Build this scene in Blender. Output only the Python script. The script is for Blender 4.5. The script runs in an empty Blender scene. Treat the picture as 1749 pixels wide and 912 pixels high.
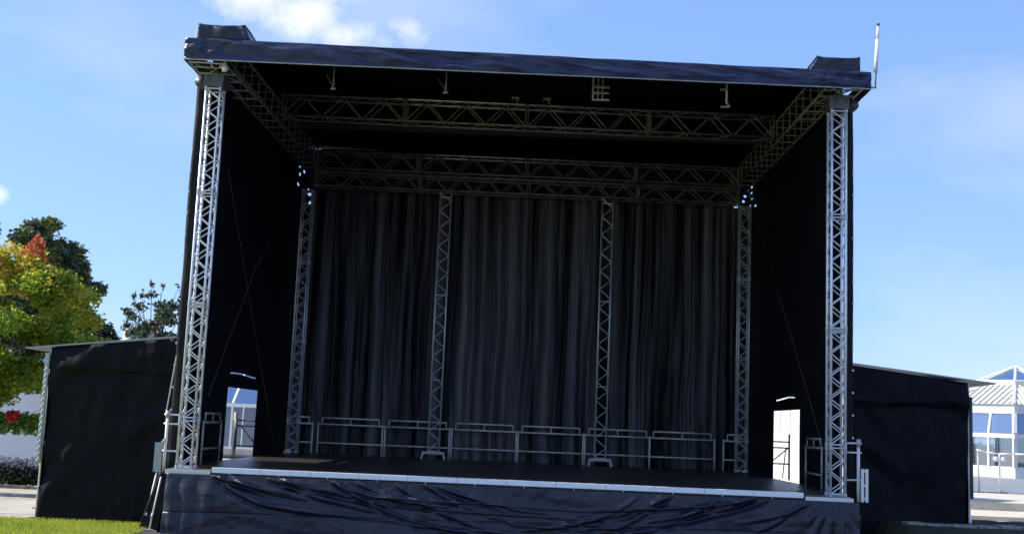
import bpy, bmesh, math, random
import numpy as np
from mathutils import Vector, Matrix, noise
R = math.radians
S = bpy.context.scene
COL = S.collection

# ------------------------------------------------------------------ camera
cam = bpy.data.cameras.new('camera'); co = bpy.data.objects.new('camera', cam); COL.objects.link(co)
PIT, ROLL, YAW = .1354, .0419, -.0206
cp, sp, cy_, sy_ = math.cos(PIT), math.sin(PIT), math.cos(YAW), math.sin(YAW)
FW = Vector((sy_*cp, cy_*cp, sp)); RT = Vector((cy_, -sy_, 0)); UP = RT.cross(FW)
R2 = RT*math.cos(ROLL) + UP*math.sin(ROLL); U2 = UP*math.cos(ROLL) - RT*math.sin(ROLL)
M = Matrix((R2, U2, -FW)).transposed().to_4x4(); M.translation = Vector((.3374, -21.6476, 2.2082))
co.matrix_world = M
cam.sensor_width = 36; cam.lens = 1966.3/1749*36
cam.clip_start = .1; cam.clip_end = 2000
S.camera = co

# ------------------------------------------------------------------ light
SUN_EL, SUN_AZ = R(38), R(3)          # sun on the left (-x), SUN_AZ behind the stage front plane
sd = Vector((-math.cos(SUN_AZ)*math.cos(SUN_EL), math.sin(SUN_AZ)*math.cos(SUN_EL), math.sin(SUN_EL)))
sun = bpy.data.lights.new('sun', 'SUN'); sun.energy = 3.6; sun.angle = R(.5); sun.color = (1, .93, .82)
so = bpy.data.objects.new('sun', sun); COL.objects.link(so)
so.rotation_euler = sd.to_track_quat('Z', 'Y').to_euler()
W = bpy.data.worlds.new('World'); S.world = W; W.use_nodes = True
nt = W.node_tree; N = nt.nodes; L = nt.links; N.clear()
out = N.new('ShaderNodeOutputWorld'); bg = N.new('ShaderNodeBackground'); bg.inputs['Strength'].default_value = .112
sky = N.new('ShaderNodeTexSky'); sky.sky_type = 'NISHITA'; sky.sun_disc = False
sky.sun_elevation = SUN_EL; sky.sun_rotation = math.atan2(sd.x, sd.y)
sky.air_density = 1.0; sky.dust_density = .4; sky.ozone_density = 3.0
PIV = (1.0, 1.83, 4.15)
d1 = N.new('ShaderNodeVectorMath'); d1.operation = 'DIVIDE'; L.new(sky.outputs[0], d1.inputs[0]); d1.inputs[1].default_value = PIV
gm = N.new('ShaderNodeGamma'); gm.inputs['Gamma'].default_value = .5; L.new(d1.outputs[0], gm.inputs['Color'])
hs = N.new('ShaderNodeVectorMath'); hs.operation = 'MULTIPLY'; L.new(gm.outputs[0], hs.inputs[0]); hs.inputs[1].default_value = PIV
tc = N.new('ShaderNodeTexCoord')
nz = N.new('ShaderNodeTexNoise'); nz.inputs['Scale'].default_value = 9; nz.inputs['Detail'].default_value = 9; nz.inputs['Roughness'].default_value = .62
L.new(tc.outputs['Generated'], nz.inputs['Vector'])
def wm(op, a, b=None, clamp=False):
    n = N.new('ShaderNodeMath'); n.operation = op; n.use_clamp = clamp
    for i, v in enumerate((a, b)):
        if v is None: continue
        if isinstance(v, (int, float)): n.inputs[i].default_value = v
        else: L.new(v, n.inputs[i])
    return n.outputs[0]
BL = [((-.245, .912, .338), .060, .026, .95), ((-.205, .920, .330), .055, .030, .9), ((-.165, .929, .318), .06, .022, .8), ((-.135, .93, .316), .05, .018, .55),
      ((-.113, .938, .323), .036, .030, .9), ((-.2, .91, .36), .10, .03, .9), ((-.43, .888, .163), .013, .009, .75),
      ((.5, .75, .43), .2, .05, .6), ((-.65, .6, .4), .25, .07, .8), ((.1, -.8, .5), .5, .15, .8), ((-.7, -.5, .35), .3, .1, .8)]
tot = None
for c, sx, sz, amp in BL:
    v = N.new('ShaderNodeVectorMath'); v.operation = 'SUBTRACT'; L.new(tc.outputs['Generated'], v.inputs[0]); v.inputs[1].default_value = c
    w_ = N.new('ShaderNodeVectorMath'); w_.operation = 'MULTIPLY'; L.new(v.outputs[0], w_.inputs[0]); w_.inputs[1].default_value = (1/sx, 1/sx, 1/sz)
    l_ = N.new('ShaderNodeVectorMath'); l_.operation = 'LENGTH'; L.new(w_.outputs[0], l_.inputs[0])
    e = wm('MULTIPLY_ADD', nz.outputs[0], 3.2); e.node.inputs[2].default_value = -.65
    m = wm('SUBTRACT', e, l_.outputs['Value'], True)
    m = wm('MULTIPLY', wm('SMOOTH_MIN', m, 1.0), amp)
    tot = m if tot is None else wm('MAXIMUM', tot, m)
# thin veil everywhere
n2 = N.new('ShaderNodeTexNoise'); n2.inputs['Scale'].default_value = 3.5; n2.inputs['Detail'].default_value = 7
mp = N.new('ShaderNodeMapping'); mp.inputs['Scale'].default_value = (1, 1, 2.2); L.new(tc.outputs['Generated'], mp.inputs['Vector']); L.new(mp.outputs[0], n2.inputs['Vector'])
veil = wm('MULTIPLY', wm('SUBTRACT', n2.outputs[0], .49, True), .9)
tot = wm('MAXIMUM', tot, veil)
mx = N.new('ShaderNodeMix'); mx.data_type = 'RGBA'; L.new(tot, mx.inputs['Factor'])
L.new(hs.outputs[0], mx.inputs['A']); mx.inputs['B'].default_value = (5.2, 5.05, 5.3, 1)
L.new(mx.outputs['Result'], bg.inputs['Color']); L.new(bg.outputs[0], out.inputs[0])
S.view_settings.view_transform = 'Standard'; S.view_settings.look = 'None'
S.view_settings.exposure = 1.15; S.view_settings.gamma = 1

# ------------------------------------------------------------------ materials
def mat(name, col, rough=.6, metal=0, spec=.5, var=0, vscale=4, bump=0, bscale=60, stretch=None, col2=None, sheen=0, ramp=(.3, .7)):
    m = bpy.data.materials.new(name); m.use_nodes = True
    t = m.node_tree; n = t.nodes; b = n['Principled BSDF']
    b.inputs['Base Color'].default_value = (*col, 1); b.inputs['Roughness'].default_value = rough
    b.inputs['Metallic'].default_value = metal; b.inputs['Specular IOR Level'].default_value = spec
    if sheen: b.inputs['Sheen Weight'].default_value = sheen
    if var or bump or col2:
        c = n.new('ShaderNodeTexCoord'); src = c.outputs['Object']
        if stretch:
            q = n.new('ShaderNodeMapping'); q.inputs['Scale'].default_value = stretch; t.links.new(src, q.inputs[0]); src = q.outputs[0]
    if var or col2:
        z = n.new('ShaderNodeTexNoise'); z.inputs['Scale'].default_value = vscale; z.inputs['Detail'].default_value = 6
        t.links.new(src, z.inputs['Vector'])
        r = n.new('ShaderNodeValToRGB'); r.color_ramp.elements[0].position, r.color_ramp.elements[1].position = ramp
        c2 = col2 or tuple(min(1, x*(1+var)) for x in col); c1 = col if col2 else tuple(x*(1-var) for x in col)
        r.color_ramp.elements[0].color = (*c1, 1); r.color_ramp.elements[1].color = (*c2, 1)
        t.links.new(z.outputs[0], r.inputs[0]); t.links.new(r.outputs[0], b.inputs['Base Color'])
    if bump:
        z2 = n.new('ShaderNodeTexNoise'); z2.inputs['Scale'].default_value = bscale; z2.inputs['Detail'].default_value = 5
        t.links.new(src, z2.inputs['Vector'])
        bp = n.new('ShaderNodeBump'); bp.inputs['Strength'].default_value = bump; bp.inputs['Distance'].default_value = .02
        t.links.new(z2.outputs[0], bp.inputs['Height']); t.links.new(bp.outputs[0], b.inputs['Normal'])
    return m
def leafmat(name, cols, trans=.35, zc=None):
    m = bpy.data.materials.new(name); m.use_nodes = True
    t = m.node_tree; n = t.nodes; b = n['Principled BSDF']; o = n['Material Output']
    g = n.new('ShaderNodeNewGeometry'); c = n.new('ShaderNodeTexCoord')
    z = n.new('ShaderNodeTexNoise'); z.inputs['Scale'].default_value = .9; z.inputs['Detail'].default_value = 3
    t.links.new(c.outputs['Object'], z.inputs['Vector'])
    a = n.new('ShaderNodeMath'); a.operation = 'MULTIPLY_ADD'; t.links.new(g.outputs['Random Per Island'], a.inputs[0]); a.inputs[1].default_value = .35
    s_ = n.new('ShaderNodeMath'); s_.operation = 'MULTIPLY_ADD'; t.links.new(z.outputs[0], s_.inputs[0]); s_.inputs[1].default_value = 1.9; s_.inputs[2].default_value = -.62
    src = s_.outputs[0]
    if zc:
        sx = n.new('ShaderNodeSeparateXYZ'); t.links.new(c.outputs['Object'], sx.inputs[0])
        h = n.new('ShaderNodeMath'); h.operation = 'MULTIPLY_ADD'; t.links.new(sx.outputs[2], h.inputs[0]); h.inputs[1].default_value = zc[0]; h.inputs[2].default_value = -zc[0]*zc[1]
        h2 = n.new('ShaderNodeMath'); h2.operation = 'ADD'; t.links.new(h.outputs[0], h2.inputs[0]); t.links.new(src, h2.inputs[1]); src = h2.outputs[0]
    t.links.new(src, a.inputs[2])
    r = n.new('ShaderNodeValToRGB'); e = r.color_ramp.elements
    for i, (p, k) in enumerate(cols):
        q = e[i] if i < 2 else e.new(p)
        q.position = p; q.color = (*k, 1)
    t.links.new(a.outputs[0], r.inputs[0]); t.links.new(r.outputs[0], b.inputs['Base Color'])
    b.inputs['Roughness'].default_value = .55
    tr = n.new('ShaderNodeBsdfTranslucent'); t.links.new(r.outputs[0], tr.inputs['Color'])
    ms = n.new('ShaderNodeMixShader'); ms.inputs[0].default_value = trans
    t.links.new(b.outputs[0], ms.inputs[1]); t.links.new(tr.outputs[0], ms.inputs[2]); t.links.new(ms.outputs[0], o.inputs[0])
    return m
def glassmat(name, tint=(.75, .82, .85), refl=.35):
    m = bpy.data.materials.new(name); m.use_nodes = True
    t = m.node_tree; n = t.nodes; n.remove(n['Principled BSDF']); o = n['Material Output']
    g = n.new('ShaderNodeBsdfGlossy'); g.inputs['Roughness'].default_value = .03; g.inputs['Color'].default_value = (.8, .9, 1, 1)
    tr = n.new('ShaderNodeBsdfTransparent'); tr.inputs['Color'].default_value = (*tint, 1)
    ms = n.new('ShaderNodeMixShader'); f = n.new('ShaderNodeFresnel'); f.inputs[0].default_value = 1.5
    ad = n.new('ShaderNodeMath'); ad.operation = 'ADD'; ad.use_clamp = True; ad.inputs[1].default_value = refl; t.links.new(f.outputs[0], ad.inputs[0])
    t.links.new(ad.outputs[0], ms.inputs[0]); t.links.new(tr.outputs[0], ms.inputs[1]); t.links.new(g.outputs[0], ms.inputs[2]); t.links.new(ms.outputs[0], o.inputs[0])
    return m
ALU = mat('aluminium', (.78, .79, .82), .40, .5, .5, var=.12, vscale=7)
STEEL = mat('galvanised_steel', (.42, .43, .44), .5, .5, .5, var=.2, vscale=9)
RAIL = mat('dull_rail_steel', (.75, .76, .73), .5, .1, .5, var=.2, vscale=9)
BLOCK = mat('weathered_sleeve', (.10, .095, .085), .55, .3, .4, var=.3, vscale=9)
ROOFT = mat('shade_darkened_truss', (.27, .275, .265), .5, .3, .4, var=.4, vscale=6)  # metal darkened in its colour for the shade under the roof
DARKM = mat('dark_painted_steel', (.06, .06, .065), .5, .2)
VINYL = mat('black_vinyl', (.007, .009, .024), .38, 0, .5, var=.5, vscale=3, bump=.25, bscale=13)
FASC = mat('fascia_vinyl', (.022, .027, .072), .40, 0, .4, var=.3, vscale=2.5, bump=.4, bscale=9)
CLOTH = mat('black_drape_cloth', (.0055, .006, .010), .6, 0, .2, var=.4, vscale=1.5, bump=.5, bscale=5)
WINGC = mat('wing_cloth', (.0024, .0027, .006), .58, 0, .15, var=.35, vscale=1.4, bump=.25, bscale=6)
CURT = mat('curtain_molton', (.006, .006, .009), .5, 0, .3, col2=(.20, .19, .205), vscale=2.2, stretch=(1.7, .3, .035), bump=.7, bscale=10, ramp=(.40, .72))  # light and dark of the folds put into the colour as vertical streaks
ROOFB = mat('roof_black_pvc', (.003, .003, .005), .8, 0, .1)
DECK = mat('dark_deck_plywood', (.036, .028, .028), .38, 0, .3, var=.5, vscale=5, bump=.1, bscale=30)
WOOD = mat('brown_plywood', (.20, .15, .11), .6, 0, .4, var=.3, vscale=8, stretch=(1, 8, 1))
WHITE = mat('white_edge_profile', (.88, .90, .93), .35, .05, .5, var=.05, vscale=12)
WPAINT = mat('white_paint', (.82, .82, .80), .45, 0, .5, var=.05, vscale=3)
CREAM = mat('cream_paint', (.80, .77, .70), .5, 0, .5, var=.06, vscale=3)
PALEBL = mat('pale_render', (.60, .62, .68), .6, 0, .4, var=.06, vscale=2)
CONC = mat('pale_concrete', (.42, .39, .34), .8, 0, .3, var=.14, vscale=1.6, bump=.15, bscale=40)
CONCL = mat('cream_stone', (.52, .47, .39), .8, 0, .3, var=.12, vscale=2, bump=.15, bscale=40)
STONE = mat('rough_kerb_stone', (.22, .20, .18), .9, 0, .3, var=.4, vscale=7, bump=.6, bscale=14)
SOIL = mat('dark_soil', (.030, .032, .020), .95, 0, .2, var=.5, vscale=8, bump=.6, bscale=30)
GRASS = mat('lawn_green', (.20, .25, .025), .9, 0, .2, col2=(.33, .36, .05), vscale=5, bump=.5, bscale=50)
BLADE = leafmat('grass_blade', [(0, (.22, .29, .03)), (1, (.44, .48, .06))], .4)
BARK = mat('bark', (.09, .07, .05), .9, 0, .2, var=.4, vscale=9, bump=.6, bscale=25)
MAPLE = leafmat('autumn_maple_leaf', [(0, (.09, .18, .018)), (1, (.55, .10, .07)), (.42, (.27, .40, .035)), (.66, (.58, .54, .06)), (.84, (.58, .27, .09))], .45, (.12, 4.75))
DARKL = leafmat('dark_evergreen_leaf', [(0, (.014, .030, .018)), (1, (.24, .26, .06)), (.55, (.045, .07, .025))], .2, (.10, 7.8))  # paler towards the top, sunlight on the crown painted into the leaves
THINL = leafmat('grey_green_leaf', [(0, (.03, .055, .035)), (1, (.09, .13, .06))], .3)
HEDGE = leafmat('hedge_leaf', [(0, (.02, .04, .02)), (1, (.06, .09, .04))], .2)
LAV = leafmat('lavender_flower', [(0, (.14, .17, .24)), (1, (.28, .31, .40))], .3)
REDL = leafmat('red_leaf', [(0, (.50, .03, .03)), (1, (.62, .08, .06))], .4)
GLASS = glassmat('window_glass'); GLASSD = glassmat('tinted_glass', (.35, .45, .5), .5)
GREYSH = mat('grey_sheet_metal', (.35, .36, .37), .45, .4, .5, var=.1)
CABLE = mat('cable_grey', (.12, .12, .12), .6)
STRAP = mat('webbing_strap', (.45, .42, .34), .8)
WRAG = mat('white_cloth', (.75, .72, .74), .8)
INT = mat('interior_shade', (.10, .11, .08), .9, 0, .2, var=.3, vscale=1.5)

# ------------------------------------------------------------------ helpers
class MB:
    def __init__(s): s.v = []; s.f = []
    def tube(s, p, q, r, n=8, r2=None):
        p, q = Vector(p), Vector(q); d = (q-p)
        if d.length < 1e-6: return s
        d.normalize(); a = d.orthogonal().normalized(); b = d.cross(a); k = len(s.v); r2 = r if r2 is None else r2
        for c, rr in ((p, r), (q, r2)):
            for i in range(n):
                t = 2*math.pi*i/n; s.v.append(c + a*(rr*math.cos(t)) + b*(rr*math.sin(t)))
        for i in range(n): s.f.append((k+i, k+(i+1) % n, k+n+(i+1) % n, k+n+i))
        s.f.append(tuple(k+n-1-i for i in range(n))); s.f.append(tuple(k+n+i for i in range(n)))
        return s
    def path(s, pts, r, n=8):
        for a, b in zip(pts, pts[1:]): s.tube(a, b, r, n)
        return s
    def box(s, x0, x1, y0, y1, z0, z1):
        k = len(s.v)
        s.v += [Vector(c) for c in ((x0, y0, z0), (x1, y0, z0), (x1, y1, z0), (x0, y1, z0), (x0, y0, z1), (x1, y0, z1), (x1, y1, z1), (x0, y1, z1))]
        s.f += [(k, k+3, k+2, k+1), (k+4, k+5, k+6, k+7), (k, k+1, k+5, k+4), (k+1, k+2, k+6, k+5), (k+2, k+3, k+7, k+6), (k+3, k, k+4, k+7)]
        return s
    def poly(s, *pts):
        k = len(s.v); s.v += [Vector(p) for p in pts]; s.f.append(tuple(range(k, k+len(pts)))); return s
    def slab(s, pts, off):
        """closed prism: polygon pts extruded by vector off"""
        k = len(s.v); n = len(pts); off = Vector(off)
        s.v += [Vector(p) for p in pts] + [Vector(p)+off for p in pts]
        s.f.append(tuple(range(k+n-1, k-1, -1))); s.f.append(tuple(range(k+n, k+2*n)))
        for i in range(n): s.f.append((k+i, k+(i+1) % n, k+n+(i+1) % n, k+n+i))
        return s
    def bar(s, p, q, w, h, up=(0, 0, 1)):
        """rectangular bar p->q, width w (sideways) and height h (along up)"""
        p, q, up = Vector(p), Vector(q), Vector(up); d = (q-p).normalized(); a = d.cross(up).normalized(); b = a.cross(d)
        k = len(s.v)
        for c in (p, q):
            for i, j in ((-1, -1), (1, -1), (1, 1), (-1, 1)): s.v.append(c + a*(w/2*i) + b*(h/2*j))
        s.f += [(k, k+1, k+2, k+3), (k+7, k+6, k+5, k+4)] + [(k+i, k+4+i, k+4+(i+1) % 4, k+(i+1) % 4) for i in range(4)]
        return s
    def build(s, name, m, parent=None, smooth=False, solid=0):
        me = bpy.data.meshes.new(name); o = parent.location if parent else Vector((0, 0, 0))
        if parent and parent.parent: o = o + parent.parent.location
        me.from_pydata([tuple(v-o) for v in s.v], [], s.f); me.materials.append(m); me.validate()
        bm = bmesh.new(); bm.from_mesh(me); bmesh.ops.recalc_face_normals(bm, faces=bm.faces); bm.to_mesh(me); bm.free()
        if smooth:
            for p in me.polygons: p.use_smooth = True
        ob = bpy.data.objects.new(name, me); COL.objects.link(ob)
        if parent: ob.parent = parent
        if solid:
            md = ob.modifiers.new('thickness', 'SOLIDIFY'); md.thickness = solid; md.offset = 0
        return ob
def tag(o, label, cat, group=None):
    o['label'] = label; o['category'] = cat
    if group: o['group'] = group
    return o
def thing(name, loc, label, cat, group=None):
    o = bpy.data.objects.new(name, None); o.empty_display_size = .2; COL.objects.link(o); o.location = loc
    return tag(o, label, cat, group)
def struct(name, mb, m, kind='structure', **k):
    o = mb.build(name, m, **k); o['kind'] = kind; return o
def dup(root, loc, label, group=None):
    r = root.copy(); COL.objects.link(r); r.location = loc; r['label'] = label
    if group: r['group'] = group
    for ch in list(root.children):
        c = ch.copy(); COL.objects.link(c); c.parent = r
        for g in ch.children:
            d = g.copy(); COL.objects.link(d); d.parent = c
    return r
def nz1(x, y, z=0.): return noise.noise(Vector((x, y, z)))
def fbm(x, y, z=0.): return nz1(x, y, z) + .5*nz1(2.1*x, 2.1*y, z+7) + .25*nz1(4.3*x, 4.3*y, z+13)
def sheet(us, vs, fn, hole=None):
    """grid sheet through fn(u, v); cells whose centre is in hole are left out"""
    b = MB()
    for v in vs:
        for u in us: b.v.append(Vector(fn(u, v)))
    n = len(us)
    for j in range(len(vs)-1):
        for i in range(n-1):
            if hole and hole((us[i]+us[i+1])/2, (vs[j]+vs[j+1])/2): continue
            b.f.append((j*n+i, j*n+i+1, (j+1)*n+i+1, (j+1)*n+i))
    return b
def rng(a, b, step):
    n = max(1, round(abs(b-a)/step)); return [a+(b-a)*i/n for i in range(n+1)]
def grid_with(a, b, step, extra):
    return sorted(set([round(x, 4) for x in rng(a, b, step) if all(abs(x-e) > step*.3 for e in extra)] + [round(e, 4) for e in extra]))

# ------------------------------------------------------------------ setting: ground
struct('ground', MB().poly((-400, -200, 0), (400, -200, 0), (400, 900, 0), (-400, 900, 0)), CONC)
lawn = sheet(rng(-60, -6.6, 1.2), rng(-60, .8, 1.2), lambda x, y: (x, y + (.12*nz1(x*.7, 3) if y > .5 else 0), .012))
struct('lawn', lawn, GRASS)
struct('unseen_forecourt', MB().poly((-6.61, -200, .008), (6.5, -200, .008), (6.5, -.2, .008), (-6.61, -.2, .008)).poly((6.5, -200, .008), (60, -200, .008), (60, -2, .008), (6.5, -2, .008)), mat('dark_bounce_ground', (.055, .055, .058), .85, 0, .3, var=.25, vscale=2, bump=.2, bscale=60))  # unseen ground, added dark to keep bounce light off the upper curtain
random.seed(5)
gb = MB()
for i in range(26000):
    x = random.uniform(-11.5, -6.6); y = .95 - 4.2*random.random()**1.3; a = random.random()*6.28; h = random.uniform(.03, .085); w = .008
    if y > .8 + .12*nz1(x*.7, 3): continue
    dx, dy = math.cos(a)*w, math.sin(a)*w; lx, ly = random.uniform(-.03, .03), random.uniform(-.03, .03)
    k = len(gb.v); gb.v += [Vector((x-dx, y-dy, .01)), Vector((x+dx, y+dy, .01)), Vector((x+lx, y+ly, .01+h))]; gb.f.append((k, k+1, k+2))
struct('grass', gb, BLADE, 'stuff')
# paving joints of the path on the left
for k, y in enumerate((1.9, 5.6)):
    struct('paving_joint', MB().box(-30, -8.5, y, y+.03, .002, .006), STONE)
# steps and terrace on the right
struct('lower_step', MB().box(10.6, 70, 13, 16.2, -.2, .12), CONCL)
struct('upper_step', MB().box(10.6, 70, 16.2, 23.2, -.2, .37), CONCL)
struct('terrace', MB().box(10.6, 140, 23.2, 120, -.2, .366), mat('shade_toned_paving', (.20, .21, .23), .7, 0, .4, var=.15, vscale=1))  # bluish shade on the terrace put into the paving colour
# raised bed in front of the right wing
bed = sheet(rng(6.75, 18, .22), rng(-5, 2.6, .2), lambda x, y: (x, y, max(.02, .70*min(1, max(0, (y+4.6)/4.4))**.8*min(1, (x-6.7)/.5+.1) * (1 if y < 2.3 else .05) + .035*fbm(x*2.2, y*2.2) - .02)))
struct('planted_bank', bed, SOIL, smooth=True)
kb = MB(); random.seed(9)
x = 7.35
while x < 17.5:
    w = random.uniform(.25, .5); h = random.uniform(.0, .05)
    kb.box(x, x+w-.02, .05+random.uniform(-.04, .04), .45, .5, .71+h); x += w
o = tag(kb.build('stone_edging', STONE), 'rough grey stone edging along the dark bank in front of the right wing', 'stone edging')
bv = o.modifiers.new('bevel', 'BEVEL'); bv.width = .03; bv.segments = 2

# ------------------------------------------------------------------ trusses
def truss(name, A, B, u, v, w, h, label, cat, pitch, group=None, rungs=(), faces='uUvV', rc=.025, rb=.012, ladder=False, m=ALU):
    A, B, u, v = Vector(A), Vector(B), Vector(u), Vector(v); d = (B-A); Ln = d.length; d.normalize()
    t = thing(name, A, label, cat, group)
    for i in (-1, 1):
        for j in (-1, 1):
            o = u*(w/2*i) + v*(h/2*j); MB().tube(A+o, B+o, rc, 10).build('chord', m, t, True)
    br = MB()
    fc = {'u': (lambda s: -u*(w/2) + v*(h/2*s)), 'U': (lambda s: u*(w/2) + v*(h/2*s)), 'v': (lambda s: -v*(h/2) + u*(w/2*s)), 'V': (lambda s: v*(h/2) + u*(w/2*s))}
    stops = [0.0] + sorted(rungs) + [Ln]
    for f in faces:
        fn = fc[f]
        if ladder:
            n = int(Ln/pitch)
            for i in range(n+1): p = A + d*(Ln*i/n); MB().tube(p+fn(-1), p+fn(1), rb, 6).build('rung', m, t)
            continue
        for a, b in zip(stops, stops[1:]):
            a2, b2 = a+.03, b-.03; n = max(2, round((b2-a2)/(pitch/2))); n += n % 2; s = -1
            for i in range(n):
                p = A + d*(a2+(b2-a2)*i/n); q = A + d*(a2+(b2-a2)*(i+1)/n); br.tube(p+fn(s), q+fn(-s), rb, 6); s = -s
            for e in (a2, b2):
                br.tube(A+d*e+fn(-1), A+d*e+fn(1), rb*1.1, 6)
                for q in (-1, 1): br.tube(A+d*(e-.035)+fn(q), A+d*(e+.035)+fn(q), rc*1.3, 8)
    if br.v: br.build('bracing', m, t)
    return t
X, Y, Z = (1, 0, 0), (0, 1, 0), (0, 0, 1)
DZ = 1.2
def tower(x, y, z0, z1, label):
    t = truss('truss_tower', (x, y, z0), (x, y, z1), X, Y, .27, .29, label, 'truss tower', .46, 'box truss towers of the stage', rungs=[r-z0 for r in (2.05, 4.2, 6.35) if z0 < r < z1])
    MB().box(x-.21, x+.21, y-.21, y+.21, z0-.012, z0).build('base_plate', STEEL, t)
    return t
for sx, nm in ((-1, 'left'), (1, 'right')):
    t = tower(sx*6.02, 0, DZ-.05, 8.42, {-1: 'bright aluminium box truss tower at the front left corner of the stage', 1: 'bright aluminium box truss tower at the front right corner of the stage'}[sx])
    x = sx*6.02
    MB().box(x-.19, x+.19, -.19, .19, 8.42, 8.66).build('sleeve_block', BLOCK, t)
    MB().tube((sx*6.30, -.1, 8.53), (sx*6.30, .12, 8.53), .11, 16).build('chain_drum', DARKM, t, True)
    MB().tube((sx*6.30, .01, 8.53), (sx*6.02, .01, 8.55), .02, 8).build('drum_axle', DARKM, t)
    if sx < 0:
        MB().tube((-5.80, -.24, 8.70), (-5.80, -.24, 8.88), .055, 12).build('white_can', WPAINT, t, True)
        MB().tube((-6.16, -.17, 8.34), (-6.16, -.17, 8.60), .02, 8).build('pin', WPAINT, t, True)
    t = tower(sx*6.0, 9.47, DZ, 8.35, {-1: 'dim box truss tower at the rear left corner of the stage', 1: 'dim box truss tower at the rear right corner of the stage'}[sx])
# two flat ladder trusses in front of the curtain
for x, lab in ((-2.2, 'flat ladder truss upright standing in front of the curtain, left one'), (2.25, 'flat ladder truss upright standing in front of the curtain, right one')):
    t = thing('truss_upright', (x, 9.45, DZ), lab, 'truss upright', 'flat truss uprights in front of the curtain')
    for s in (-1, 1): MB().tube((x+s*.15, 9.45, DZ+.2), (x+s*.15, 9.45, 8.4), .027, 10).build('chord', ALU, t, True)
    b = MB(); z = DZ+.23; s = -1
    while z < 8.3:
        z2 = z+.25; b.tube((x+s*.15, 9.45, z), (x-s*.15, 9.45, z2), .014, 6); s = -s; z = z2
    for q in (DZ+.21, 3.3, 5.6, 8.3): b.tube((x-.15, 9.45, q), (x+.15, 9.45, q), .016, 6)
    b.build('bracing', ALU, t)
    f = MB().box(x-.30, x+.30, 9.36, 9.54, DZ+.13, DZ+.2)
    for s in (-1, 1): f.bar((x+s*.27, 9.45, DZ+.14), (x+s*.31, 9.45, DZ), .05, .14, (0, 1, 0))
    f.build('foot', STEEL, t)
# roof trusses
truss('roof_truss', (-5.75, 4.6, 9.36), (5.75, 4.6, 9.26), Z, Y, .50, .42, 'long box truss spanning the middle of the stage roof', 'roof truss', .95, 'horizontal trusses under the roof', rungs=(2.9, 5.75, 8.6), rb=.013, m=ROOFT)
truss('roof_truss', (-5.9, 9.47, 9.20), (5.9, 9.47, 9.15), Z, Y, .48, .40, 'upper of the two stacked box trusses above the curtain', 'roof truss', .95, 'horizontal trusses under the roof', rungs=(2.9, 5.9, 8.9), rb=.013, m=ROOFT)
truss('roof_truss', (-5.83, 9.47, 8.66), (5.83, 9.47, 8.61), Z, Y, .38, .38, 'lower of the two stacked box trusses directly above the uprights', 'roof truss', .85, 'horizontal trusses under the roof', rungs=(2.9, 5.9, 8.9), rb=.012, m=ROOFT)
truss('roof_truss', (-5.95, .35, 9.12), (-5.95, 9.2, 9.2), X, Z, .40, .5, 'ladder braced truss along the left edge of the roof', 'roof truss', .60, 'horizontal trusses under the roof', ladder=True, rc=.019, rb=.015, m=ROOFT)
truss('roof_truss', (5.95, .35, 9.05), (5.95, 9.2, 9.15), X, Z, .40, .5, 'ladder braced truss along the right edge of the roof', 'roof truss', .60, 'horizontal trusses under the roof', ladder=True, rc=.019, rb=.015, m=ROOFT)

# ------------------------------------------------------------------ roof
roof = thing('stage_roof', (0, 5, 9), 'black stage roof with a blue black fascia along its front edge', 'stage roof')
def ftop(x): return 9.165 - .016*x + .012*nz1(x*1.1, 4)
def fbot(x): return 8.775 - .0085*x + .008*nz1(x*1.3, 9)
fas = sheet(rng(-6.52, 6.52, .05), rng(0, 1, .06), lambda x, t: (x, -.5 - .02*math.sin(t*3.14) + (.07*fbm(x*1.1+t*1.6, t*1.4-x*.35, 2) + .05*max(0, nz1(x*.6, 3.3))*math.sin(x*5+t*9+4*nz1(x, t*2, 5)) + (.06*fbm(x*4, t*3-x*2, 7) if abs(x) > 5.6 else 0)) * (t*(1-t)*4+.12) + (.10*(1-t)*0),
      fbot(x) + (ftop(x)-fbot(x))*t))
fas.build('front_fascia', FASC, roof, True, solid=.012)
MB().path([(x, -.515, fbot(x)+.012) for x in rng(-6.52, 6.52, .4)], .012, 6).build('fascia_hem', STEEL, roof)
for s in (-1, 1):
    zt, zb = ftop(6.52*s), fbot(6.52*s)
    sf = sheet(rng(-.5, 10.2, .12), rng(0, 1, .12), lambda y, t: (s*(6.52+.025*fbm(y*1.5, t*2, 5)), y, zb-.01*(y+.5)/10 + (zt-zb)*t))
    sf.build('side_fascia', FASC, roof, True, solid=.012)
def roofz(x, y):
    base = ftop(x)
    return base-.02 + (.72*math.sin(min(1, max(0, (y+.5)/6.0))*1.57) if y < 5.5 else .72 - .25*(y-5.5)/4.7)
sheet(rng(-6.52, 6.52, .6), rng(-.5, 10.2, .35), lambda x, y: (x, y, roofz(x, y))).build('roof_sheet', ROOFB, roof, True, solid=.01)
b = MB()
for s in (-1, 1):
    for y in (-.40, -.1, .3, .8, 1.4, 2.0): b.tube((s*5.74, y, 8.80), (s*6.47, y, 8.83), .018, 6)
    for x in (5.76, 6.05, 6.45): b.tube((s*x, -.42, 8.82), (s*x, 2.2, 8.84), .02, 6)
    b.tube((s*5.76, -.4, 8.8), (s*6.45, .6, 8.84), .016, 6); b.tube((s*6.45, -.4, 8.84), (s*5.76, .8, 8.8), .016, 6)
    b.tube((s*5.76, -.4, 8.8), (s*5.76, -.4, 9.1), .02, 6)
b.build('outrigger_frame', STEEL, roof)
for y in (1.6, 7.2):
    MB().box(-6.4, 6.4, y, y+.12, 9.55, 9.67).build('rafter', DARKM, roof)
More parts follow.
